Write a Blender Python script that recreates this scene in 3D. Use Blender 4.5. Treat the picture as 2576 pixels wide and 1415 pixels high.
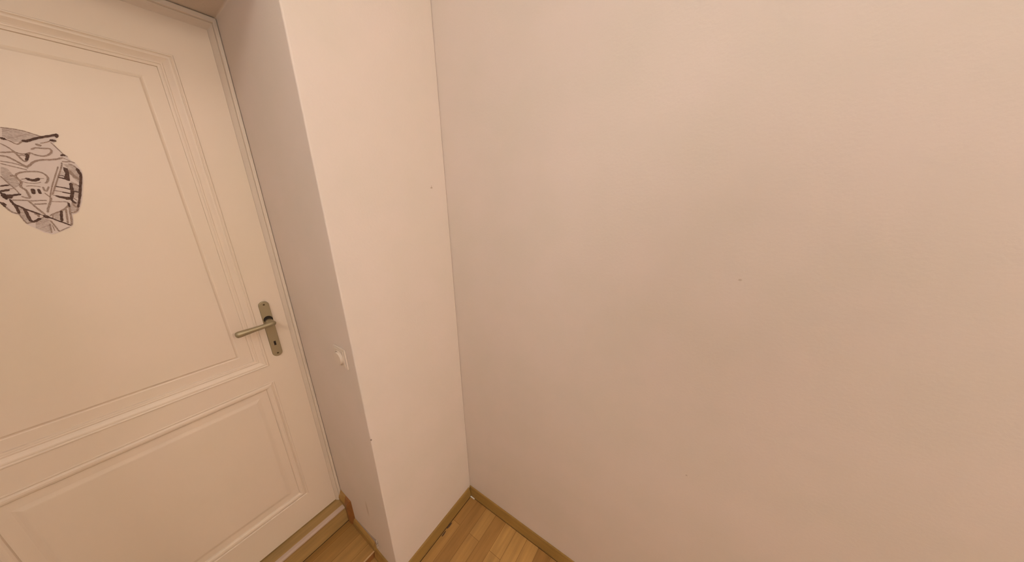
import bpy, bmesh, math, random
from mathutils import Vector, Matrix
random.seed(4)
for o in list(bpy.data.objects): bpy.data.objects.remove(o)
SC = bpy.context.scene
COL = SC.collection

# ---------------------------------------------------------------- camera
# world: x away from the short wall, y towards the long wall, z up; metres; room corner at the origin
cam_d = bpy.data.cameras.new('camera'); cam = bpy.data.objects.new('camera', cam_d); COL.objects.link(cam)
cam_d.sensor_fit = 'HORIZONTAL'; cam_d.sensor_width = 36.0; cam_d.lens = 36.0 * 680.19 / 2576.0
cam_d.clip_start = 0.02
RIGHT = Vector((0.8305675, 0.5566687, -0.0166612))
DOWN = Vector((0.1440258, -0.2435979, -0.9591228))
FWD = Vector((-0.5379723, 0.7942166, -0.2824992))
M = Matrix((RIGHT, -DOWN, -FWD)).transposed().to_4x4()
M.translation = Vector((0.8674, -0.8157, 1.62))
cam.matrix_world = M
SC.camera = cam

# ---------------------------------------------------------------- world, exposure
W = bpy.data.worlds.new('world'); SC.world = W; W.use_nodes = True
W.node_tree.nodes['Background'].inputs[0].default_value = (0.9, 0.75, 0.6, 1)
W.node_tree.nodes['Background'].inputs[1].default_value = 0.15
SC.view_settings.view_transform = 'Standard'; SC.view_settings.look = 'None'
SC.view_settings.gamma = 1.0; SC.view_settings.exposure = 0.0; SC.view_settings.use_curve_mapping = False
CEIL = 2.95
# unseen globe lamps, added and tuned to match the wall tones: (x, y), globe height, radius, colour, emission
LAMPS = [((1.0, -1.2), 2.10, .15, (.96, 1.0, 1.04), 14.2),
         ((1.0, -2.1), 2.62, .15, (.985, .89, .82), 26.5),
         ((3.8, -0.5), 2.62, .15, (.98, .86, .735), 81.0)]

# outline, pencil strokes and shading of the cut-out drawing, in metres on the door's plane (y, z)
PAPER_OUTLINE=[(-0.8893,1.8019),(-0.8789,1.8017),(-0.8676,1.8002),(-0.8531,1.7942),(-0.8444,1.7909),(-0.8342,1.7941),(-0.8226,1.8001),(-0.8205,1.799),(-0.8246,1.7908),(-0.8279,1.785),(-0.8331,1.7766),(-0.8285,1.7605),(-0.8258,1.7523),(-0.8211,1.7499),(-0.8219,1.743),(-0.8146,1.7343),(-0.8127,1.7258),(-0.8101,1.7155),(-0.8117,1.702),(-0.8184,1.6748),(-0.8243,1.6539),(-0.8295,1.6374),(-0.8369,1.6209),(-0.8401,1.6127),(-0.8459,1.6083),(-0.8504,1.6067),(-0.8556,1.5847),(-0.8592,1.5766),(-0.8666,1.5716),(-0.8802,1.5636),(-0.8911,1.5592),(-0.8998,1.5646),(-0.9081,1.5753),(-0.908,1.5754),(-0.916,1.5857),(-0.9173,1.5895),(-0.919,1.607),(-0.9217,1.6093),(-0.9267,1.6124),(-0.931,1.6231),(-0.9337,1.6316),(-0.9343,1.6343),(-0.9391,1.6374),(-0.9418,1.6539),(-0.9445,1.6748),(-0.947,1.702),(-0.9466,1.7155),(-0.9424,1.7258),(-0.9392,1.7343),(-0.9305,1.743),(-0.9303,1.7499),(-0.9213,1.7605),(-0.9142,1.7766),(-0.9181,1.785),(-0.9233,1.799)]
STROKES=[(2.2,2,[(-0.8895,1.8011),(-0.8791,1.801),(-0.8678,1.7995),(-0.8605,1.7969),(-0.8533,1.7934),(-0.8447,1.7897)]),(4.5,1,[(-0.8684,1.7762),(-0.8635,1.778),(-0.8537,1.7843),(-0.8441,1.7887),(-0.8346,1.7925),(-0.8233,1.7974)]),(5,1,[(-0.8708,1.7762),(-0.8683,1.7766),(-0.8662,1.7754)]),(4.5,1,[(-0.827,1.7953),(-0.8231,1.7981),(-0.823,1.797),(-0.8253,1.7914)]),(5,1,[(-0.835,1.7827),(-0.8323,1.7832),(-0.8289,1.7829)]),(2,2,[(-0.8358,1.7815),(-0.8415,1.7776),(-0.8468,1.7754),(-0.8501,1.7742)]),(5,2,[(-0.8559,1.7711),(-0.8535,1.7692),(-0.8513,1.7695)]),(5,1,[(-0.8957,1.7787),(-0.8933,1.7776),(-0.8913,1.7766)]),(2.5,2,[(-0.8913,1.7766),(-0.8863,1.7738),(-0.8829,1.7694),(-0.8796,1.767),(-0.8751,1.7719),(-0.8704,1.7762)]),(2.5,2,[(-0.899,1.7663),(-0.895,1.7627),(-0.8909,1.7569),(-0.8878,1.7508),(-0.8835,1.7477),(-0.8786,1.7468),(-0.8734,1.7482),(-0.8692,1.7516)]),(3,2,[(-0.904,1.7474),(-0.897,1.7482),(-0.8894,1.7506),(-0.8862,1.7481)]),(3,2,[(-0.887,1.748),(-0.8849,1.741),(-0.8832,1.7339),(-0.8801,1.729),(-0.8766,1.736),(-0.8717,1.7469),(-0.8688,1.7517)]),(4,1,[(-0.8757,1.7457),(-0.8726,1.7468),(-0.8764,1.7368),(-0.8781,1.7337)]),(2,2,[(-0.8843,1.7433),(-0.88,1.7445),(-0.8765,1.7427)]),(3.5,2,[(-0.906,1.7401),(-0.8993,1.7397),(-0.8948,1.7348),(-0.8897,1.7288),(-0.885,1.7226),(-0.8813,1.7185),(-0.8771,1.7219),(-0.8719,1.7291),(-0.8647,1.7343),(-0.8555,1.7371),(-0.8468,1.7377),(-0.8373,1.7402),(-0.8296,1.7441)]),(2,2,[(-0.9091,1.7283),(-0.899,1.7265),(-0.8901,1.7229),(-0.8833,1.7183),(-0.8808,1.7155)]),(2,2,[(-0.9105,1.7232),(-0.9009,1.719),(-0.8903,1.7148),(-0.8831,1.7116)]),(3,2,[(-0.8692,1.7516),(-0.8654,1.7477),(-0.8596,1.7457),(-0.8535,1.7449),(-0.847,1.7483),(-0.8416,1.7543),(-0.8399,1.7591),(-0.8407,1.7642),(-0.8488,1.7628),(-0.8564,1.7629),(-0.8592,1.7633),(-0.8653,1.7588)]),(1.8,2,[(-0.8359,1.7777),(-0.8322,1.7684),(-0.8287,1.7597),(-0.8261,1.7523)]),(4,1,[(-0.8297,1.7489),(-0.8265,1.7518),(-0.8252,1.7495)]),(2,2,[(-0.8263,1.7527),(-0.824,1.7505),(-0.8218,1.7473)]),(2.5,2,[(-0.8318,1.7352),(-0.827,1.7348),(-0.8201,1.7364),(-0.8154,1.7329)]),(1.6,2,[(-0.8286,1.744),(-0.823,1.7387),(-0.8153,1.7334)]),(2.5,2,[(-0.8243,1.73),(-0.8198,1.7278),(-0.8162,1.722),(-0.8141,1.7143),(-0.814,1.7054),(-0.8164,1.6928)]),(5,1,[(-0.8158,1.7194),(-0.815,1.7107),(-0.8143,1.7054)]),(4,1,[(-0.814,1.7063),(-0.8172,1.6928),(-0.8227,1.6746),(-0.8276,1.6564),(-0.831,1.6464)]),(6,2,[(-0.8284,1.7141),(-0.8254,1.7021),(-0.8186,1.6927)]),(2.2,2,[(-0.8335,1.7325),(-0.8355,1.7247),(-0.8454,1.7017),(-0.8597,1.6692),(-0.8655,1.656)]),(2.0,2,[(-0.841,1.7225),(-0.8508,1.6997),(-0.8614,1.6752),(-0.8711,1.6473)]),(3,1,[(-0.8466,1.6969),(-0.8407,1.6951),(-0.8345,1.6902)]),(2,1,[(-0.8444,1.7018),(-0.8392,1.7012),(-0.835,1.6963)]),(1.6,2,[(-0.842,1.7054),(-0.8357,1.7049)]),(1.6,2,[(-0.8399,1.7098),(-0.8351,1.7093)]),(2.5,1,[(-0.8561,1.6753),(-0.848,1.673),(-0.8385,1.6688)]),(4,1,[(-0.8452,1.6722),(-0.8372,1.668)]),(2,2,[(-0.8606,1.6657),(-0.8534,1.6632),(-0.8472,1.6607)]),(4,1,[(-0.8499,1.6615),(-0.8403,1.6581)]),(2,2,[(-0.8662,1.6552),(-0.8586,1.6508)]),(5,1,[(-0.8583,1.65),(-0.8504,1.6482),(-0.8426,1.6473)]),(5,1,[(-0.8338,1.6832),(-0.8365,1.6671),(-0.8371,1.6608),(-0.8421,1.6473)]),(3,2,[(-0.8338,1.6832),(-0.8292,1.6816),(-0.8249,1.6782)]),(3,1,[(-0.8364,1.6635),(-0.8312,1.6636),(-0.8267,1.661)]),(3,1,[(-0.8244,1.6782),(-0.8229,1.6737)]),(3,2,[(-0.8997,1.6914),(-0.9007,1.6954),(-0.8988,1.7012),(-0.8924,1.7056),(-0.8812,1.7085),(-0.8698,1.7089),(-0.8646,1.7059),(-0.8612,1.6994),(-0.8616,1.6926),(-0.865,1.6848),(-0.8681,1.6822)]),(3.5,2,[(-0.9063,1.6967),(-0.9023,1.6977),(-0.8999,1.6922),(-0.8977,1.6858),(-0.8977,1.6809),(-0.9008,1.6759),(-0.9001,1.6702),(-0.8972,1.6678),(-0.8959,1.6628),(-0.8959,1.6544),(-0.8956,1.6485)]),(5.5,1,[(-0.8886,1.692),(-0.8853,1.6893),(-0.8812,1.6879),(-0.8772,1.6893),(-0.8736,1.6928)]),(2,2,[(-0.8953,1.69),(-0.8891,1.692)]),(2,2,[(-0.8731,1.6929),(-0.867,1.6932)]),(1.6,2,[(-0.8977,1.6858),(-0.8924,1.6828),(-0.8861,1.6814),(-0.8792,1.6817),(-0.873,1.6845)]),(1.6,2,[(-0.8937,1.6745),(-0.8875,1.6759),(-0.881,1.6749),(-0.8759,1.6734)]),(4,2,[(-0.866,1.6737),(-0.8693,1.6668)]),(3,2,[(-0.8733,1.6726),(-0.8735,1.6632),(-0.8697,1.665)]),(8.5,1,[(-0.8878,1.6663),(-0.8889,1.6587)]),(6.5,1,[(-0.8805,1.6665),(-0.8807,1.6588)]),(2.5,2,[(-0.8981,1.6409),(-0.8924,1.6405),(-0.8852,1.6417),(-0.8772,1.6416)]),(3,2,[(-0.8938,1.6332),(-0.8883,1.6331),(-0.8792,1.6343)]),(3,2,[(-0.9006,1.6418),(-0.8972,1.6341),(-0.894,1.6237),(-0.8908,1.6149),(-0.8877,1.6087)]),(2.5,2,[(-0.9182,1.6427),(-0.9096,1.6427),(-0.9006,1.6418)]),(3.5,1,[(-0.9209,1.6436),(-0.9203,1.6361),(-0.9178,1.6311),(-0.9131,1.6277),(-0.9094,1.6216),(-0.903,1.6171),(-0.8976,1.6117),(-0.8938,1.6088)]),(3,1,[(-0.9237,1.6735),(-0.9192,1.6753),(-0.9139,1.6762)]),(4,1,[(-0.9268,1.6622),(-0.9222,1.6639),(-0.9163,1.6657)]),(2,2,[(-0.9159,1.6673),(-0.9099,1.6691)]),(9,1,[(-0.9265,1.6525),(-0.9227,1.6493),(-0.9177,1.6526)]),(7,1,[(-0.9248,1.6558),(-0.9236,1.6477)]),(4,1,[(-0.9177,1.6526),(-0.9121,1.6543),(-0.9056,1.656)]),(3,1,[(-0.9274,1.6598),(-0.9269,1.6542),(-0.9261,1.6477),(-0.9245,1.6444)]),(3,2,[(-0.9052,1.651),(-0.9017,1.6477),(-0.8963,1.6477)]),(2,2,[(-0.9179,1.6952),(-0.9157,1.6882),(-0.9126,1.6779),(-0.909,1.6691),(-0.9067,1.6585)]),(2,2,[(-0.8746,1.6589),(-0.8719,1.6529),(-0.8695,1.6477)]),(3,1,[(-0.9334,1.6378),(-0.9321,1.6322),(-0.9306,1.6273)]),(3,2,[(-0.9306,1.6273),(-0.9284,1.6195),(-0.9254,1.6145),(-0.9197,1.6114)]),(5,1,[(-0.931,1.6363),(-0.9293,1.6322)]),(4,1,[(-0.9202,1.6341),(-0.9183,1.6305),(-0.9182,1.6185),(-0.9186,1.6128)]),(2.5,2,[(-0.9193,1.6128),(-0.9181,1.6034),(-0.9169,1.5939),(-0.9155,1.5879)]),(4.5,1,[(-0.9099,1.6218),(-0.9094,1.6153),(-0.9098,1.6037),(-0.9095,1.5934),(-0.9065,1.5917),(-0.9025,1.5937),(-0.8963,1.5992)]),(2.5,2,[(-0.9155,1.5879),(-0.9119,1.5899),(-0.9087,1.5904)]),(3.5,2,[(-0.9003,1.6105),(-0.8963,1.6081),(-0.8969,1.603)]),(5,1,[(-0.8897,1.6033),(-0.8861,1.6016)]),(7,1,[(-0.8887,1.6049),(-0.8866,1.6021),(-0.885,1.6012)]),(2.5,2,[(-0.8979,1.6141),(-0.8938,1.6087),(-0.8883,1.6049)]),(3,2,[(-0.8946,1.6252),(-0.8913,1.6182),(-0.8883,1.6102)]),(3,2,[(-0.8696,1.6474),(-0.8742,1.6352),(-0.8804,1.6222),(-0.8827,1.6135)]),(2,2,[(-0.8739,1.6561),(-0.8693,1.6483)]),(2,2,[(-0.8708,1.6391),(-0.8613,1.6382),(-0.8503,1.6385),(-0.8495,1.634)]),(3,2,[(-0.8815,1.6054),(-0.8744,1.6105),(-0.8648,1.6155),(-0.8565,1.6224),(-0.8504,1.6304)]),(4.5,1,[(-0.8495,1.634),(-0.8503,1.6268)]),(3,1,[(-0.885,1.6012),(-0.8805,1.5982),(-0.8752,1.5925),(-0.869,1.5875),(-0.8638,1.5825),(-0.8605,1.5795)]),(4,1,[(-0.8643,1.6154),(-0.8673,1.6038),(-0.8696,1.5912)]),(3,2,[(-0.8567,1.6215),(-0.8599,1.6034),(-0.8631,1.5852)]),(3,2,[(-0.8503,1.6268),(-0.8531,1.6123),(-0.8557,1.594),(-0.8593,1.5803)]),(3,2,[(-0.8779,1.6061),(-0.8798,1.5991)]),(2.5,2,[(-0.8842,1.5931),(-0.883,1.5849),(-0.8815,1.5757),(-0.8799,1.5659)]),(1.5,2,[(-0.8796,1.5659),(-0.8718,1.5711),(-0.863,1.576)]),(4,1,[(-0.8615,1.6527),(-0.8555,1.6492),(-0.8485,1.6457),(-0.8432,1.6466)]),(6,1,[(-0.8492,1.6448),(-0.8424,1.6457)]),(4,1,[(-0.8431,1.643),(-0.8412,1.6366),(-0.8391,1.6347)]),(3.5,1,[(-0.824,1.6711),(-0.829,1.6529),(-0.8333,1.6392),(-0.8386,1.6247)]),(3,2,[(-0.8386,1.6247),(-0.8419,1.6155),(-0.8472,1.6111),(-0.8518,1.6113)]),(3,2,[(-0.8437,1.6366),(-0.8435,1.6275),(-0.8401,1.6247)]),(3,2,[(-0.8397,1.6484),(-0.8362,1.642)]),(2,2,[(-0.9038,1.5917),(-0.8988,1.5967),(-0.8931,1.6007),(-0.8894,1.6023)]),(2,2,[(-0.8877,1.5852),(-0.8893,1.5736),(-0.8904,1.5637)]),(2,2,[(-0.8849,1.5814),(-0.8853,1.5687)]),(4.5,1,[(-0.9013,1.7887),(-0.9102,1.7925),(-0.9208,1.7974)]),(4.5,1,[(-0.9174,1.7953),(-0.9209,1.7981),(-0.9212,1.797),(-0.9197,1.7914)]),(5,1,[(-0.9113,1.7827),(-0.914,1.7832),(-0.9174,1.7829)]),(2,2,[(-0.9107,1.7815),(-0.9056,1.7776),(-0.9007,1.7754)]),(3.5,2,[(-0.9156,1.7402),(-0.9227,1.7441)]),(3,2,[(-0.9091,1.7543),(-0.9101,1.7591),(-0.9085,1.7642)]),(1.8,2,[(-0.9112,1.7777),(-0.9163,1.7684),(-0.9212,1.7597),(-0.9249,1.7523)]),(4,1,[(-0.9218,1.7489),(-0.9246,1.7518),(-0.9262,1.7495)]),(2,2,[(-0.9246,1.7527),(-0.9273,1.7505),(-0.93,1.7473)]),(2.5,2,[(-0.9218,1.7352),(-0.9267,1.7348),(-0.9333,1.7364),(-0.9386,1.7329)]),(1.6,2,[(-0.9237,1.744),(-0.9301,1.7387),(-0.9386,1.7334)]),(2.5,2,[(-0.9301,1.73),(-0.935,1.7278),(-0.9395,1.722),(-0.9427,1.7143),(-0.9442,1.7054),(-0.9437,1.6928)]),(5,1,[(-0.9403,1.7194),(-0.9424,1.7107),(-0.9439,1.7054)]),(4,1,[(-0.9441,1.7063),(-0.9429,1.6928),(-0.9402,1.6746),(-0.9381,1.6564),(-0.9362,1.6464)]),(6,2,[(-0.9285,1.7141),(-0.9333,1.7021),(-0.9415,1.6927)]),(2.2,2,[(-0.9205,1.7325),(-0.9197,1.7247)]),(2,1,[(-0.9196,1.7012),(-0.9246,1.6963)]),(1.6,2,[(-0.9176,1.7098),(-0.9225,1.7093)]),(3,2,[(-0.9278,1.6832),(-0.9326,1.6816),(-0.9375,1.6782)]),(3,1,[(-0.9334,1.6636),(-0.9383,1.661)]),(3,1,[(-0.938,1.6782),(-0.9402,1.6737)]),(3.5,1,[(-0.9395,1.6711),(-0.9372,1.6529)])]
WASHES=[(1,[(-0.8342,1.7222),(-0.829,1.7192),(-0.8295,1.7097),(-0.8333,1.6893),(-0.8371,1.6918),(-0.8402,1.6951),(-0.835,1.7075),(-0.8357,1.7144)]),(3,[(-0.8324,1.7292),(-0.8243,1.73),(-0.8181,1.7227),(-0.8154,1.7089),(-0.8186,1.6927),(-0.8214,1.6837),(-0.8276,1.6976),(-0.8285,1.7097),(-0.8294,1.7218)]),(3,[(-0.8325,1.6885),(-0.8261,1.6835),(-0.8247,1.6728),(-0.8297,1.6491),(-0.8364,1.6473),(-0.8359,1.6653)]),(3,[(-0.8435,1.6393),(-0.8342,1.6374),(-0.8405,1.6192),(-0.8465,1.612),(-0.8513,1.6131),(-0.8498,1.6249)]),(3,[(-0.9038,1.5917),(-0.8924,1.5998),(-0.885,1.5958),(-0.8845,1.5904),(-0.8874,1.5753),(-0.8893,1.5645),(-0.8918,1.562),(-0.8986,1.5672),(-0.9077,1.577)]),(3,[(-0.8765,1.6061),(-0.8665,1.6128),(-0.8711,1.5931),(-0.8776,1.5981)]),(3,[(-0.9174,1.6284),(-0.9103,1.6218),(-0.9102,1.5934),(-0.9144,1.5893),(-0.9179,1.6127)]),(3,[(-0.9122,1.7167),(-0.9057,1.7134),(-0.9016,1.6937),(-0.8999,1.6776),(-0.909,1.6691),(-0.9145,1.6802),(-0.9164,1.7008)]),(3,[(-0.8885,1.7999),(-0.8682,1.798),(-0.8482,1.7892),(-0.8669,1.7789),(-0.8747,1.7734),(-0.8821,1.7723),(-0.8904,1.7802),(-0.8933,1.7818)])]

# ---------------------------------------------------------------- materials
def mat(name, col, rough=0.6, metal=0.0, spec=0.5):
    m = bpy.data.materials.new(name); m.use_nodes = True
    b = m.node_tree.nodes['Principled BSDF']
    b.inputs['Base Color'].default_value = (*col, 1); b.inputs['Roughness'].default_value = rough
    b.inputs['Metallic'].default_value = metal; b.inputs['Specular IOR Level'].default_value = spec
    return m
def nd(m, t, **kw):
    n = m.node_tree.nodes.new(t)
    for k, v in kw.items(): setattr(n, k, v)
    return n
def lk(m, a, b): m.node_tree.links.new(a, b)
def bsdf(m): return m.node_tree.nodes['Principled BSDF']
def coords(m): return nd(m, 'ShaderNodeTexCoord').outputs['Object']

def paint(name, c1, c2, rough, bump, spots=(), nscale=140.0, cscale=5.0):
    """painted surface: faint two-tone mottling, fine roller texture, optional small scuffs"""
    m = mat(name, c1, rough, 0, 0.35); b = bsdf(m); co = coords(m)
    n = nd(m, 'ShaderNodeTexNoise'); n.inputs['Scale'].default_value = cscale; n.inputs['Detail'].default_value = 4
    lk(m, co, n.inputs['Vector'])
    r = nd(m, 'ShaderNodeValToRGB'); r.color_ramp.elements[0].position = 0.35; r.color_ramp.elements[1].position = 0.65
    r.color_ramp.elements[0].color = (*c1, 1); r.color_ramp.elements[1].color = (*c2, 1)
    lk(m, n.outputs[0], r.inputs[0]); out = r.outputs[0]
    for p, rad, colr in spots:
        mp = nd(m, 'ShaderNodeVectorMath', operation='SUBTRACT'); mp.inputs[1].default_value = p
        lk(m, co, mp.inputs[0])
        sc = nd(m, 'ShaderNodeVectorMath', operation='MULTIPLY'); sc.inputs[1].default_value = (1/rad[0], 1/rad[1], 1/rad[2])
        lk(m, mp.outputs[0], sc.inputs[0])
        ln = nd(m, 'ShaderNodeVectorMath', operation='LENGTH'); lk(m, sc.outputs[0], ln.inputs[0])
        mr = nd(m, 'ShaderNodeMapRange'); mr.inputs['From Min'].default_value = 0.5; mr.inputs['From Max'].default_value = 1.2
        mr.inputs['To Min'].default_value = 1; mr.inputs['To Max'].default_value = 0
        lk(m, ln.outputs['Value'], mr.inputs['Value'])
        mx = nd(m, 'ShaderNodeMix', data_type='RGBA'); lk(m, mr.outputs[0], mx.inputs[0])
        lk(m, out, mx.inputs[6]); mx.inputs[7].default_value = (*colr, 1); out = mx.outputs[2]
    lk(m, out, b.inputs['Base Color'])
    n2 = nd(m, 'ShaderNodeTexNoise'); n2.inputs['Scale'].default_value = nscale; n2.inputs['Detail'].default_value = 3
    lk(m, co, n2.inputs['Vector'])
    bp = nd(m, 'ShaderNodeBump'); bp.inputs['Strength'].default_value = bump; bp.inputs['Distance'].default_value = 0.002
    lk(m, n2.outputs[0], bp.inputs['Height']); lk(m, bp.outputs[0], b.inputs['Normal'])
    return m

WALL1 = (0.735, 0.655, 0.575); WALL2 = (0.765, 0.67, 0.60)
SP = (0.34, 0.24, 0.17)
M_WALL = paint('wall_paint', WALL1, WALL2, 0.85, 0.18, spots=[
    ((0, -.0965+.022, 1.681), (.01, .0022, .0028), (.56, .45, .36)),
    ((0, -.0745, 1.6755), (.01, .0035, .0025), SP),
    ((0, -.079, 1.675), (.01, .003, .002), (.5, .38, .28)),
    ((0.002, -.463, .7985), (.006, .004, .005), (.16, .10, .06)),
    ((-.175, -.464, .31), (.008, .01, .05), (.62, .52, .43))])
M_WALLR = paint('long_wall_paint', WALL1, WALL2, 0.85, 0.18, spots=[
    ((.972, 0, 1.431), (.004, .01, .003), (.60, .50, .42)),
    ((.952, 0, .80), (.003, .01, .003), (.58, .48, .40))])
M_CEIL = paint('ceiling_paint', (0.80, 0.75, 0.68), (0.82, 0.77, 0.70), 0.9, 0.1)
M_DOOR = paint('door_paint', (0.75, 0.645, 0.51), (0.77, 0.65, 0.53), 0.42, 0.05, nscale=60.0, cscale=3.0)
M_FRAME = paint('frame_paint', (0.72, 0.625, 0.515), (0.74, 0.64, 0.53), 0.45, 0.05, nscale=60.0)
M_PLASTER = paint('bare_plaster', (0.42, 0.36, 0.31), (0.50, 0.43, 0.37), 0.95, 0.5, nscale=220.0, cscale=60.0)

def oak(name, dark, light, strip=0.065, length=0.42, rough=0.38, seams=True, tint=(1, 1, 1), axis='y'):
    """oak strip surface: boards with their own tone running along y, with grain"""
    m = mat(name, light, rough, 0, 0.5); b = bsdf(m); co = coords(m)
    sp = nd(m, 'ShaderNodeSeparateXYZ'); lk(m, co, sp.inputs[0])
    cb = nd(m, 'ShaderNodeCombineXYZ')
    lk(m, sp.outputs['Y' if axis == 'y' else 'X'], cb.inputs[0]); lk(m, sp.outputs['X' if axis == 'y' else 'Y'], cb.inputs[1]); lk(m, sp.outputs['Z'], cb.inputs[2])
    br = nd(m, 'ShaderNodeTexBrick'); br.offset = 0.37; br.squash = 1.0
    br.inputs['Scale'].default_value = 1.0; br.inputs['Mortar Size'].default_value = 0.0009 if seams else 0.0
    br.inputs['Mortar Smooth'].default_value = 0.3; br.inputs['Bias'].default_value = 0.0
    br.inputs['Brick Width'].default_value = length; br.inputs['Row Height'].default_value = strip
    br.inputs['Color1'].default_value = (0, 0, 0, 1); br.inputs['Color2'].default_value = (1, 1, 1, 1)
    br.inputs['Mortar'].default_value = (0.15, 0.15, 0.15, 1)
    lk(m, cb.outputs[0], br.inputs['Vector'])
    r = nd(m, 'ShaderNodeValToRGB'); r.color_ramp.elements[0].color = (*dark, 1); r.color_ramp.elements[1].color = (*light, 1)
    lk(m, br.outputs['Color'], r.inputs[0])
    mp = nd(m, 'ShaderNodeMapping'); mp.inputs['Scale'].default_value = (3.0, 60.0, 60.0); lk(m, cb.outputs[0], mp.inputs[0])
    n = nd(m, 'ShaderNodeTexNoise'); n.inputs['Scale'].default_value = 1.0; n.inputs['Detail'].default_value = 6; n.inputs['Distortion'].default_value = 0.6
    lk(m, mp.outputs[0], n.inputs['Vector'])
    mp2 = nd(m, 'ShaderNodeMapping'); mp2.inputs['Scale'].default_value = (5.0, 16.0, 16.0); lk(m, cb.outputs[0], mp2.inputs[0])
    n2 = nd(m, 'ShaderNodeTexNoise'); n2.inputs['Scale'].default_value = 1.0; n2.inputs['Detail'].default_value = 3
    lk(m, mp2.outputs[0], n2.inputs['Vector'])
    ad = nd(m, 'ShaderNodeMath', operation='ADD'); lk(m, n.outputs[0], ad.inputs[0]); lk(m, n2.outputs[0], ad.inputs[1])
    mr = nd(m, 'ShaderNodeMapRange'); mr.inputs['From Min'].default_value = 0.7; mr.inputs['From Max'].default_value = 1.3
    mr.inputs['To Min'].default_value = 0.80; mr.inputs['To Max'].default_value = 1.16
    lk(m, ad.outputs[0], mr.inputs['Value'])
    mx = nd(m, 'ShaderNodeMix', data_type='RGBA', blend_type='MULTIPLY'); mx.inputs[0].default_value = 1
    lk(m, r.outputs[0], mx.inputs[6]); lk(m, mr.outputs[0], mx.inputs[7])
    out = mx.outputs[2]
    if seams:
        m2 = nd(m, 'ShaderNodeMix', data_type='RGBA'); lk(m, br.outputs['Fac'], m2.inputs[0]); lk(m, out, m2.inputs[6])
        m2.inputs[7].default_value = (dark[0]*.6, dark[1]*.55, dark[2]*.5, 1); out = m2.outputs[2]
    lk(m, out, b.inputs['Base Color'])
    bp = nd(m, 'ShaderNodeBump'); bp.inputs['Strength'].default_value = 0.05; bp.inputs['Distance'].default_value = 0.001
    lk(m, n.outputs[0], bp.inputs['Height']); lk(m, bp.outputs[0], b.inputs['Normal'])
    return m

M_FLOOR = oak('oak_floor', (0.34, 0.175, 0.048), (0.53, 0.31, 0.10))
M_STEP = oak('oak_step_boards', (0.30, 0.155, 0.040), (0.42, 0.24, 0.075), strip=0.075, length=0.9)
M_SILL = oak('oak_sill', (0.38, 0.24, 0.085), (0.42, 0.27, 0.10), strip=0.3, length=3, seams=False)
M_SKIRT = oak('oak_skirting', (0.33, 0.20, 0.055), (0.38, 0.23, 0.07), strip=0.4, length=5, seams=False)
M_SKIRTX = oak('oak_skirting_long', (0.33, 0.20, 0.055), (0.38, 0.23, 0.07), strip=0.4, length=5, seams=False, axis='x')
M_TRIM = oak('reddish_oak_trim', (0.30, 0.12, 0.035), (0.33, 0.14, 0.04), strip=0.4, length=5, seams=False)
M_GAP = mat('dark_gap', (0.03, 0.018, 0.008), 0.9)
M_ALU = mat('brushed_aluminium', (0.62, 0.50, 0.42), 0.42, 0.35)
M_BRASS = mat('satin_old_brass', (0.37, 0.315, 0.20), 0.46, 0.6)
M_HOLE_SHADE = mat('dark_hole_and_shade', (0.02, 0.012, 0.006), 0.9)
M_SCREW = mat('dark_screw', (0.10, 0.07, 0.03), 0.5, 0.6)
M_SWITCH = mat('switch_plastic', (0.715, 0.62, 0.525), 0.32)
M_PAPER = paint('drawing_paper', (0.66, 0.57, 0.52), (0.68, 0.585, 0.53), 0.9, 0.05, cscale=20)
M_INK = paint('dark_ink', (0.06, 0.030, 0.020), (0.13, 0.075, 0.055), 0.8, 0.0, cscale=350)
M_PENCIL = paint('brown_pencil', (0.25, 0.17, 0.13), (0.42, 0.32, 0.26), 0.9, 0.0, cscale=420)
M_WASH = paint('smudged_graphite', (0.46, 0.375, 0.325), (0.58, 0.49, 0.435), 0.9, 0.0, cscale=260)
M_WHITE = mat('white_plastic', (0.85, 0.80, 0.70), 0.5)
M_FLAKE = mat('dark_flake', (0.10, 0.06, 0.035), 0.8)
M_METAL = mat('lamp_metal', (0.6, 0.55, 0.5), 0.4, 0.8)

# ---------------------------------------------------------------- helpers
def link(name, bm, m, parent=None, smooth=False, bevel=0.0, seg=2):
    bmesh.ops.recalc_face_normals(bm, faces=bm.faces)
    me = bpy.data.meshes.new(name); bm.to_mesh(me); bm.free()
    o = bpy.data.objects.new(name, me); COL.objects.link(o)
    if m: me.materials.append(m)
    if smooth:
        for p in me.polygons: p.use_smooth = True
    if bevel:
        md = o.modifiers.new('bevel', 'BEVEL'); md.width = bevel; md.segments = seg; md.limit_method = 'ANGLE'; md.angle_limit = 0.6
        for p in me.polygons: p.use_smooth = False
    if parent is not None: o.parent = parent
    return o
def tag(o, label, cat, kind=None, group=None):
    o['label'] = label; o['category'] = cat
    if kind: o['kind'] = kind
    if group: o['group'] = group
    return o
def empty(name, loc):
    o = bpy.data.objects.new(name, None); COL.objects.link(o); o.location = loc; o.empty_display_size = 0.1
    return o
def rebase(root):
    """children were built in world coordinates: keep them there under a root that stands at the thing's base"""
    inv = Matrix.Translation(-root.location)
    for c in root.children: c.matrix_parent_inverse = inv
def box(bm, x0, x1, y0, y1, z0, z1):
    vs = [bm.verts.new((x, y, z)) for x in (x0, x1) for y in (y0, y1) for z in (z0, z1)]
    for f in ((0,1,3,2),(4,6,7,5),(0,4,5,1),(2,3,7,6),(0,2,6,4),(1,5,7,3)): bm.faces.new([vs[i] for i in f])
    return vs
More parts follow.
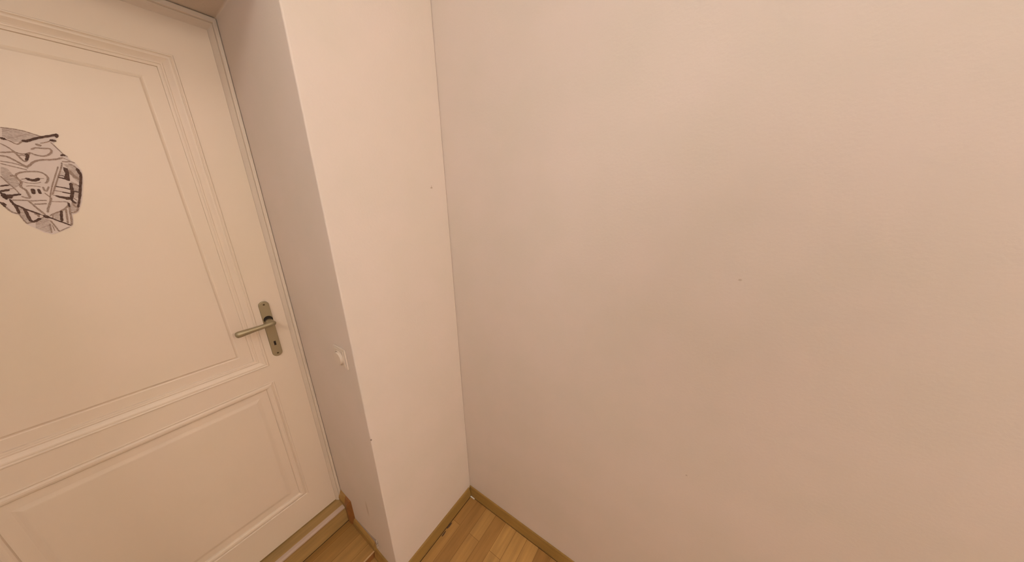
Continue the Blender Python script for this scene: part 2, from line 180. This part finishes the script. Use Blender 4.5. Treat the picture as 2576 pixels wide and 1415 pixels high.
def prism(bm, pts, axis, a, b):
    """extrude a closed outline; pts are (u,v): axis x -> (y,z), axis y -> (x,z), axis z -> (x,y)"""
    def P(u, v, t): return {'x': (t, u, v), 'y': (u, t, v), 'z': (u, v, t)}[axis]
    A = [bm.verts.new(P(u, v, a)) for u, v in pts]; B = [bm.verts.new(P(u, v, b)) for u, v in pts]
    bm.faces.new(A); bm.faces.new(B[::-1])
    n = len(pts)
    for i in range(n): bm.faces.new((A[i], A[(i+1) % n], B[(i+1) % n], B[i]))
def ring(bm, rects, closed=False):
    """nested rectangles on the door plane: rects = [(y0,y1,z0,z1,x)]"""
    L = []
    for y0, y1, z0, z1, x in rects:
        L.append([bm.verts.new(p) for p in ((x, y0, z0), (x, y1, z0), (x, y1, z1), (x, y0, z1))])
    for A, B in zip(L, L[1:]):
        for i in range(4): bm.faces.new((A[i], A[(i+1) % 4], B[(i+1) % 4], B[i]))
    if closed: bm.faces.new(L[-1])
def tube(bm, pts, rad, seg=16, flat=1.0, caps=True):
    """swept round bar, radius per point; flat squashes it across"""
    rings = []
    for i, p in enumerate(pts):
        p = Vector(p); a = Vector(pts[max(i-1, 0)]); b = Vector(pts[min(i+1, len(pts)-1)])
        d = (b - a).normalized(); up = Vector((0, 0, 1)) if abs(d.z) < .9 else Vector((1, 0, 0))
        s = d.cross(up).normalized(); t = s.cross(d).normalized()
        rings.append([bm.verts.new(p + rad[i]*(math.cos(k*2*math.pi/seg)*s*flat + math.sin(k*2*math.pi/seg)*t)) for k in range(seg)])
    for A, B in zip(rings, rings[1:]):
        for i in range(seg): bm.faces.new((A[i], A[(i+1) % seg], B[(i+1) % seg], B[i]))
    if caps: bm.faces.new(rings[0][::-1]); bm.faces.new(rings[-1])
def lathe(bm, prof, c, axis, seg=40):
    """prof = [(radius, offset)] around axis through c"""
    c = Vector(c); rings = []
    for r, h in prof:
        R = []
        for k in range(seg):
            a = 2*math.pi*k/seg; u, v = r*math.cos(a), r*math.sin(a)
            R.append(bm.verts.new(c + Vector({'x': (h, u, v), 'y': (u, h, v), 'z': (u, v, h)}[axis])))
        rings.append(R)
    for A, B in zip(rings, rings[1:]):
        for i in range(seg): bm.faces.new((A[i], A[(i+1) % seg], B[(i+1) % seg], B[i]))
    bm.faces.new(rings[0][::-1]); bm.faces.new(rings[-1])

# ---------------------------------------------------------------- room shell
RX, RY = 4.2, -4.0
WY = -0.464                             # the door reveal's side face
OY = -1.29                              # the other side of the door opening
DX = -0.475                             # front face of the door leaf
SOF = 2.178                             # soffit of the opening
bm = bmesh.new(); box(bm, -.62, RX+.1, RY-.1, .12, -.08, 0)
tag(link('floor', bm, M_FLOOR), 'oak strip laminate floor with boards running towards the long wall', 'floor', 'structure')
bm = bmesh.new(); box(bm, -.62, RX+.1, RY-.1, .12, CEIL, CEIL+.1)
tag(link('ceiling', bm, M_CEIL), 'plain white ceiling above the hallway corner', 'ceiling', 'structure')
bm = bmesh.new(); box(bm, -.62, RX+.1, 0, .12, 0, CEIL)
tag(link('wall_right', bm, M_WALLR), 'long bare cream wall to the right of the corner', 'wall', 'structure')
bm = bmesh.new()
prism(bm, [(0, 0), (0, CEIL), (RY, CEIL), (RY, 0), (OY, 0), (OY, SOF), (WY, SOF), (WY, 0)], 'x', -.62, 0)
wl = link('wall_left', bm, M_WALL, bevel=.004, seg=3)
tag(wl, 'cream wall with the deep doorway reveal and its protruding edge', 'wall', 'structure')
bm = bmesh.new(); box(bm, RX, RX+.1, RY, 0, 0, CEIL)
tag(link('wall_back', bm, M_WALL), 'cream wall behind the viewer facing the door', 'wall', 'structure')
bm = bmesh.new(); box(bm, -.62, RX+.1, RY-.1, RY, 0, CEIL)
tag(link('wall_front', bm, M_WALL), 'cream wall behind the viewer facing the long wall', 'wall', 'structure')

# bare plaster above the low skirting, and the crumbled bit of paint at its end
bm = bmesh.new()
prism(bm, [(-.35, .097), (-.176, .097), (-.150, .085), (-.143, .100), (-.141, .132), (-.20, .118), (-.35, .104)], 'y', WY-.0012, WY+.002)
link('bare_plaster', bm, M_PLASTER, wl)
bm = bmesh.new()
for i in range(9):
    c = Vector((-.146+random.uniform(-.006, .005), WY-.002, .085+i*.0055)); r = random.uniform(.0014, .003)
    g = bmesh.ops.create_icosphere(bm, subdivisions=1, radius=r, matrix=Matrix.Translation(c) @ Matrix.Rotation(random.uniform(0, 3), 4, 'Y') @ Matrix.Diagonal((1.5, .4, .8, 1)))
    for v in g['verts']: v.co += Vector([random.uniform(-.0007, .0007) for _ in range(3)])
link('flaking_paint', bm, M_WHITE, wl)

# baseboards: low oak skirting with a sloped top
BH, BT = .058, .0145
def skirt_prof(s=1): return [(0, .002), (BT, .002), (BT, .014), (BT-.003, .030), (.0065, BH-.003), (.0045, BH), (0, BH)]
bm = bmesh.new()
prism(bm, [(-u-.0002, v) for u, v in skirt_prof()], 'x', BT-.0145, RX)      # outline in (y,z)
br = tag(link('baseboard_right', bm, M_SKIRTX), 'low oak skirting along the long wall', 'skirting', 'structure')
bm = bmesh.new()
prism(bm, [(u+.0002, v) for u, v in skirt_prof()], 'y', WY-BT, -BT)
prism(bm, [(WY-u-.0002, v) for u, v in skirt_prof()], 'x', -.176, BT)
bl = tag(link('baseboard_left', bm, M_SKIRT), 'low oak skirting on the short wall, returning into the doorway', 'skirting', 'structure')
# shadow gap where the short wall's skirting meets the laminate
bm = bmesh.new(); box(bm, BT, BT+.0022, WY-.012, -BT, -.004, .0009)
link('gap', bm, M_GAP, bl)
bm = bmesh.new(); box(bm, BT, RX, -BT-.0012, -BT, -.004, .0007)
link('gap', bm, M_GAP, br)

# ---------------------------------------------------------------- steps up to the door
SZ2, SX2 = .050, -.176                  # low step: tread height, front
SZ1, SX1 = .155, -.409                  # door sill: height, riser
Y0, Y1 = OY+.001, WY-.001
bm = bmesh.new()
prism(bm, [(-.60, .001), (SX2-.006, .001), (SX2-.006, SZ2-.012), (SX2+.002, SZ2-.010), (SX2+.003, SZ2-.004), (SX2-.001, SZ2), (-.60, SZ2)], 'y', Y0, Y1)
st = link('low_step', bm, M_STEP)
tag(st, 'low oak-boarded step in the doorway, below the door sill', 'step')
bm = bmesh.new(); box(bm, SX2-.0065, SX2-.005, Y0+.001, Y1-.001, .0012, SZ2-.012)
link('riser', bm, M_TRIM, st)
bm = bmesh.new()
prism(bm, [(-.60, SZ2+.0005), (SX1, SZ2+.0005), (SX1, SZ1-.018), (SX1+.004, SZ1-.015), (SX1+.0055, SZ1-.005), (SX1+.003, SZ1), (-.60, SZ1)], 'y', Y0, Y1-.0005)
sl = link('door_sill', bm, M_SILL)
tag(sl, 'oak door sill step directly under the door with a pale metal strip', 'step')
bm = bmesh.new()
prism(bm, [(-.4255, SZ1), (-.4235, SZ1+.0028), (-.408, SZ1+.0028), (-.4025, SZ1+.001), (-.4015, SZ1-.005), (-.4032, SZ1-.005), (-.4045, SZ1)], 'y', Y0+.004, Y1-.016)
link('nosing_strip', bm, M_ALU, sl)
bm = bmesh.new(); box(bm, SX1, SX1+.0015, Y0+.002, Y1-.012, SZ2+.0005, SZ2+.0025)
link('gap', bm, M_GAP, sl)
bm = bmesh.new()                        # skirting piece along the low step
prism(bm, [(WY-.0001, SZ2+.001), (WY-.012, SZ2+.001), (WY-.012, SZ2+.036), (WY-.007, SZ2+.046), (WY-.0001, SZ2+.051)], 'x', -.352, -.170)
tag(link('baseboard_step', bm, M_SKIRTX), 'short oak skirting piece beside the low step', 'skirting', 'structure')
bm = bmesh.new()                        # skirting piece at sill level
prism(bm, [(WY-.0001, SZ1+.001), (WY-.0145, SZ1+.001), (WY-.0145, SZ1+.018), (WY-.011, SZ1+.034), (WY-.006, SZ1+.051), (WY-.0001, SZ1+.060)], 'x', -.472, -.4025)
tag(link('baseboard_sill', bm, M_SKIRTX), 'short oak skirting piece beside the door sill', 'skirting', 'structure')
bm = bmesh.new()                        # upright reddish block closing the riser, cut at a slant
sec = [(WY-.0001, 0), (WY-.0145, 0), (WY-.0145, SZ1+.018), (WY-.011, SZ1+.034), (WY-.006, SZ1+.051), (WY-.0001, SZ1+.060)]
sec = [(y, z if z else SZ2+.001) for y, z in sec]
A = [bm.verts.new((-.4023, y, z)) for y, z in sec]; B = [bm.verts.new((-.352-(WY-y)*2.2, y, z)) for y, z in sec]
bm.faces.new(A); bm.faces.new(B[::-1])
for i in range(len(sec)): bm.faces.new((A[i], A[(i+1) % len(sec)], B[(i+1) % len(sec)], B[i]))
tag(link('trim_1', bm, M_TRIM, bevel=.0012), 'upright reddish wood end block where the sill drops to the low step', 'trim', 'structure')

# ---------------------------------------------------------------- door frame
bm = bmesh.new()
# moulded section swept round the opening: (inset from the opening's edge, x)
PR = [(0, -.56), (0, -.4575), (.002, -.4545), (.008, -.4545), (.0100, -.4562), (.0112, -.4615), (.0122, -.4600), (.0165, -.4660), (.0205, -.4725), (.0232, -.4762), (.0232, -.56)]
loops = []
for u, x in PR:
    ya, yb, zt = WY-.0005-u, OY+.0005+u, SOF-.001-u*1.45
    loops.append([bm.verts.new(p) for p in ((x, ya, SZ1+.0005), (x, ya, zt), (x, yb, zt), (x, yb, SZ1+.0005))])
for A, B in zip(loops, loops[1:]+loops[:1]):
    for i in range(3): bm.faces.new((A[i], A[i+1], B[i+1], B[i]))
bm.faces.new([l[0] for l in loops]); bm.faces.new([l[3] for l in loops][::-1])
tag(link('trim_2', bm, M_FRAME), 'cream painted moulded frame around the door', 'door frame', 'structure')

# ---------------------------------------------------------------- door
LY1, LY0, LZ0, LZ1 = -.4882, -1.2658, .162, 2.1435
PY1, PY0 = -.579, -1.178
UZ0, UZ1, WZ0, WZ1 = 1.004, 2.046, .313, .935
door = empty('door_1', (DX-.02, (LY0+LY1)/2, SZ1))
tag(door, 'cream panelled wooden door with a brass lever handle, closed in the deep doorway', 'door', 'structure')
bm = bmesh.new(); xb = DX-.04
box(bm, xb, DX, PY1, LY1, LZ0, LZ1); box(bm, xb, DX, LY0, PY0, LZ0, LZ1)
for a, b in ((UZ1, LZ1), (WZ1, UZ0), (LZ0, WZ0)): box(bm, xb, DX, PY0-.00001, PY1+.00001, a, b)
bmesh.ops.remove_doubles(bm, verts=bm.verts, dist=.00005)
leaf = link('door_leaf', bm, M_DOOR, door)
def panel(z0, z1, prof, inner, what):
    bm = bmesh.new(); R = [(PY0+u, PY1-u, z0+u, z1-u, DX+h) for u, h in prof]
    ring(bm, R)
    o = link('panel_moulding', bm, M_DOOR, door); o['label'] = 'moulded frame around the %s door panel' % what
    bm = bmesh.new(); R = [(PY0+u, PY1-u, z0+u, z1-u, DX+h) for u, h in inner]
    ring(bm, [(PY0+inner[0][0], PY1-inner[0][0], z0+inner[0][0], z1-inner[0][0], xb+.005)] + R, True)
    o = link('door_panel', bm, M_DOOR, door); o['label'] = '%s recessed door panel' % what
mm = .001
UP = [(0, 0), (1, 2.4), (2.6, 3.4), (4.6, 3.2), (6.2, 1.2), (7.4, .4), (9.2, 1.4), (13, .8), (19, -2.6), (24, -5.0), (25.5, -4.8), (26.8, -3.4), (29.5, -3.6), (31.2, -5.2), (33, -4.8), (37.6, -5.6), (38.6, -10)]
UI = [(38.6, -10), (69, -9.6), (72, -10.6), (75, -9.8), (79, -7.0)]
LP = [(0, 0), (1.2, 1.6), (4, 2.0), (5.6, 1.0), (7.2, -2.0), (8.6, -1.4), (13, 1.6), (19, 2.0), (24, .6), (27.5, -2.4), (29, -8)]
LI = [(29, -7.5), (54, -6.8), (58, -6.0), (66, -3.8), (69, -3.5)]
S = lambda L: [(u*mm, h*mm) for u, h in L]
panel(UZ0, UZ1, S(UP), S(UI), 'tall upper')
panel(WZ0, WZ1, S(LP), S(LI), 'lower')
# handle: long rounded plate, lever, keyhole, two screws
HY = -.5445
def stadium(bm, cy, z0, z1, r, x0, x1, n=14):
    pts = [(cy + r*math.cos(math.pi*k/n), z1-r + r*math.sin(math.pi*k/n)) for k in range(n+1)]
    pts += [(cy - r*math.cos(math.pi*k/n), z0+r - r*math.sin(math.pi*k/n)) for k in range(n+1)]
    prism(bm, pts, 'x', x0, x1)
bm = bmesh.new(); stadium(bm, HY, 1.034, 1.268, .0155, DX-.0005, DX+.0075)
plate = link('handle_plate', bm, M_BRASS, door, bevel=.002, seg=3); plate['label'] = 'long rounded brass back plate'
bm = bmesh.new(); lathe(bm, [(.0140, 0), (.0140, .0012), (.0135, .0016)], (DX+.0076, HY+.0005, 1.1945), 'x', 30)  # dark disc painting in the shade between plate and lever hub
link('hub_shade', bm, M_HOLE_SHADE, plate, smooth=False)
bm = bmesh.new()
tube(bm, [(DX+.0076, HY, 1.186), (DX+.020, HY, 1.186), (DX+.036, HY, 1.186), (DX+.045, HY-.001, 1.186)], [.0125, .0118, .0112, .0095], 24)
cxs = DX+.047
tube(bm, [(cxs-.001, HY+.0095, 1.1875), (cxs, HY+.007, 1.1875), (cxs+.001, HY-.004, 1.187), (cxs+.001, HY-.030, 1.185), (cxs, HY-.055, 1.1835), (cxs-.001, HY-.080, 1.182), (cxs-.002, HY-.094, 1.1808), (cxs-.002, HY-.101, 1.180), (cxs-.002, HY-.104, 1.1798)],
     [.0060, .0088, .0094, .0084, .0092, .0110, .0118, .0104, .0050], 24, .85)
link('lever', bm, M_BRASS, plate, smooth=True)
bm = bmesh.new(); box(bm, DX+.0076, DX+.0079, HY-.0033, HY+.0033, 1.083, 1.1005)
link('keyhole', bm, M_HOLE_SHADE, plate)
for zz in (1.2555, 1.0475):
    bm = bmesh.new(); lathe(bm, [(.0032, 0), (.0032, .0006), (.0022, .0012)], (DX+.0075, HY, zz), 'x', 16)
    link('screw', bm, M_SCREW, plate)
rebase(door)

# ---------------------------------------------------------------- light switch on the reveal
sw = empty('light_switch', (-.0865, WY, 1.077))
tag(sw, 'square cream light switch with a round button on the doorway reveal', 'light switch')
SC0 = (-.0865, WY, 1.115)
bm = bmesh.new(); box(bm, SC0[0]-.0385, SC0[0]+.0385, WY-.006, WY, SC0[2]-.0385, SC0[2]+.0385)
link('cover_frame', bm, M_SWITCH, sw, bevel=.002, seg=3)
bm = bmesh.new(); box(bm, SC0[0]-.0325, SC0[0]+.0325, WY-.0085, WY-.006, SC0[2]-.0325, SC0[2]+.0325)
link('centre_plate', bm, M_SWITCH, sw, bevel=.001)
bm = bmesh.new(); lathe(bm, [(.0275, 0), (.0275, -.0012), (.0262, -.0022), (.0252, -.0018), (.0248, -.0004), (.0240, -.0004), (.0238, -.0052), (.0222, -.0068), (0.004, -.0070)], (SC0[0], WY-.0085, SC0[2]-.001), 'y', 48)
link('button', bm, M_SWITCH, sw, bevel=0)
rebase(sw)

# ---------------------------------------------------------------- cut-out drawing on the door
PX = DX-.0069
def clean(p):
    o = [p[0]]
    for q in p[1:]:
        if math.dist(q, o[-1]) > .0022: o.append(q)
    return o
bm = bmesh.new(); prism(bm, clean(PAPER_OUTLINE), 'x', PX, PX+.0004)
bmesh.ops.recalc_face_normals(bm, faces=bm.faces)
bmesh.ops.triangulate(bm, faces=[f for f in bm.faces if len(f.verts) > 4], ngon_method='EAR_CLIP')
def stroke(bm, pts, w, x, mi):
    for rep in range(2):                                        # smooth the hand-drawn line
        if len(pts) < 3: break
        q = [pts[0]]
        for a, c in zip(pts, pts[1:]):
            q += [(a[0]*.75+c[0]*.25, a[1]*.75+c[1]*.25), (a[0]*.25+c[0]*.75, a[1]*.25+c[1]*.75)]
        q.append(pts[-1]); pts = q
    pts = clean0(pts); n = len(pts); L = []
    if n < 2: return
    ph = random.uniform(0, 6)
    for i, p in enumerate(pts):
        a = Vector(pts[max(i-1, 0)]); c = Vector(pts[min(i+1, n-1)]); d = (c-a).normalized()
        ww = w*(1+.13*math.sin(ph+i*1.7))*(.5 if 0 < i < n-1 else .34)
        nn = Vector((-d.y, d.x))*ww
        x += 1.6e-6
        L.append((bm.verts.new((x, p[0]+nn.x, p[1]+nn.y)), bm.verts.new((x, p[0]-nn.x, p[1]-nn.y))))
        if i in (0, n-1):                                       # rounded pen ends
            s = 1 if i else -1; a0 = math.atan2(nn.y, nn.x)
            arc = [bm.verts.new((x+2e-6, p[0]+ww*math.cos(a0-s*math.pi*k/6), p[1]+ww*math.sin(a0-s*math.pi*k/6))) for k in range(7)]
            bm.faces.new(arc).material_index = mi
    for A, B in zip(L, L[1:]): bm.faces.new((A[0], B[0], B[1], A[1])).material_index = mi
def clean0(p):
    o = [p[0]]
    for q in p[1:]:
        if math.dist(q, o[-1]) > .0004: o.append(q)
    return o
k = 0
for tone, mi, dx in ((3, 1, .0005), (2, 2, .0005), (1, 3, .0005)):
    for t, p in WASHES:
        if t == tone:
            k += 1; f = bm.faces.new([bm.verts.new((PX+dx+k*.0000037, y, z)) for y, z in p]); f.material_index = mi; f.normal_update()
            bmesh.ops.triangulate(bm, faces=[f], ngon_method='EAR_CLIP')
    if tone == 2:                                               # fine hatching over the shaded areas
        for t, p in WASHES:
            if t != 3: continue
            zs = [q[1] for q in p]; z = min(zs)+.002; sl = random.choice((-.35, .2, .5))
            while z < max(zs)-.001:
                xs = []
                for (y1, z1), (y2, z2) in zip(p, p[1:]+p[:1]):
                    a, c = z1-sl*(y1-p[0][0])-z, z2-sl*(y2-p[0][0])-z
                    if a*c < 0: tt = a/(a-c); xs.append((y1+(y2-y1)*tt, z1+(z2-z1)*tt))
                xs.sort()
                for A0, B0 in zip(xs[::2], xs[1::2]):
                    k += 1; stroke(bm, [A0, B0], .0009, PX+dx+k*.0000037, 1 if random.random() < .5 else 2)
                z += random.uniform(.0028, .0042)
    for w, t, p in STROKES:
        if t == tone: k += 1; stroke(bm, p, w*.00098, PX+dx+k*.0000037, mi)
bm.normal_update()
for f in bm.faces:
    if f.material_index and f.normal.x < 0: f.normal_flip()
me = bpy.data.meshes.new('cutout_drawing'); bm.to_mesh(me); bm.free()
for m in (M_PAPER, M_WASH, M_PENCIL, M_INK): me.materials.append(m)
dr = bpy.data.objects.new('cutout_drawing', me); COL.objects.link(dr)
tag(dr, 'paper cut-out pencil drawing of an owl above a bow-tied ape face, stuck on the door', 'drawing')

# ---------------------------------------------------------------- little things on the floor
bm = bmesh.new(); prism(bm, [(.0155, -.0158), (.044, -.0158), (.0445, -.0205), (.0165, -.0215)], 'z', .0005, .006)
tag(link('white_sliver', bm, M_WHITE, bevel=.0008), 'tiny white sliver lying in the floor corner against the skirting', 'sliver')
for i, (x, y, a) in enumerate(((.0205, -.187, 0), (.0235, -.228, .12))):
    bm = bmesh.new()
    pts = [(-.003, -.016), (.002, -.014), (.004, -.002), (.003, .012), (.001, .016), (-.002, .008), (-.003, -.004)]
    ca, sa = math.cos(a), math.sin(a); sc = (1.1, .9)[i]
    prism(bm, [(x+(u*ca-v*sa)*sc, y+(u*sa+v*ca)*sc) for u, v in pts], 'z', .0008, .0022)
    tag(link('dark_flake', bm, M_FLAKE), ('dark flake touching the short wall skirting, nearer the corner', 'dark flake on the laminate, farther from the corner')[i], 'flake', group='dark flakes by the short skirting')

# ---------------------------------------------------------------- added lamps (outside the frame)
LAMP_LAB = ['added unseen globe lamp hanging lowest, close beside the viewer', 'added unseen globe lamp in front of the doorway, out in the hall', 'added unseen globe lamp along the long wall at the far end of the hall']
for i, ((x, y), z, r, lc, e) in enumerate(LAMPS):
    lp = empty('added_lamp', (x, y, CEIL)); tag(lp, LAMP_LAB[i], 'lamp', group='added unseen globe lamps')
    bm = bmesh.new(); lathe(bm, [(.05, 0), (.05, -.015), (.012, -.03), (.008, -.04), (.008, -(CEIL-z)+r-.01), (.03, -(CEIL-z)+r-.005), (.03, -(CEIL-z)+r*.93)], (x, y, CEIL-.001), 'z', 24)
    link('stem', bm, M_METAL, lp)
    mg = bpy.data.materials.new('opal_glow'); mg.use_nodes = True; nt = mg.node_tree; nt.nodes.clear()
    em = nt.nodes.new('ShaderNodeEmission'); ou = nt.nodes.new('ShaderNodeOutputMaterial'); nt.links.new(em.outputs[0], ou.inputs[0])
    em.inputs[0].default_value = (*lc, 1); em.inputs[1].default_value = e
    bm = bmesh.new(); bmesh.ops.create_uvsphere(bm, u_segments=32, v_segments=16, radius=r, matrix=Matrix.Translation((x, y, z)))
    link('globe', bm, mg, lp, smooth=True)
    rebase(lp)
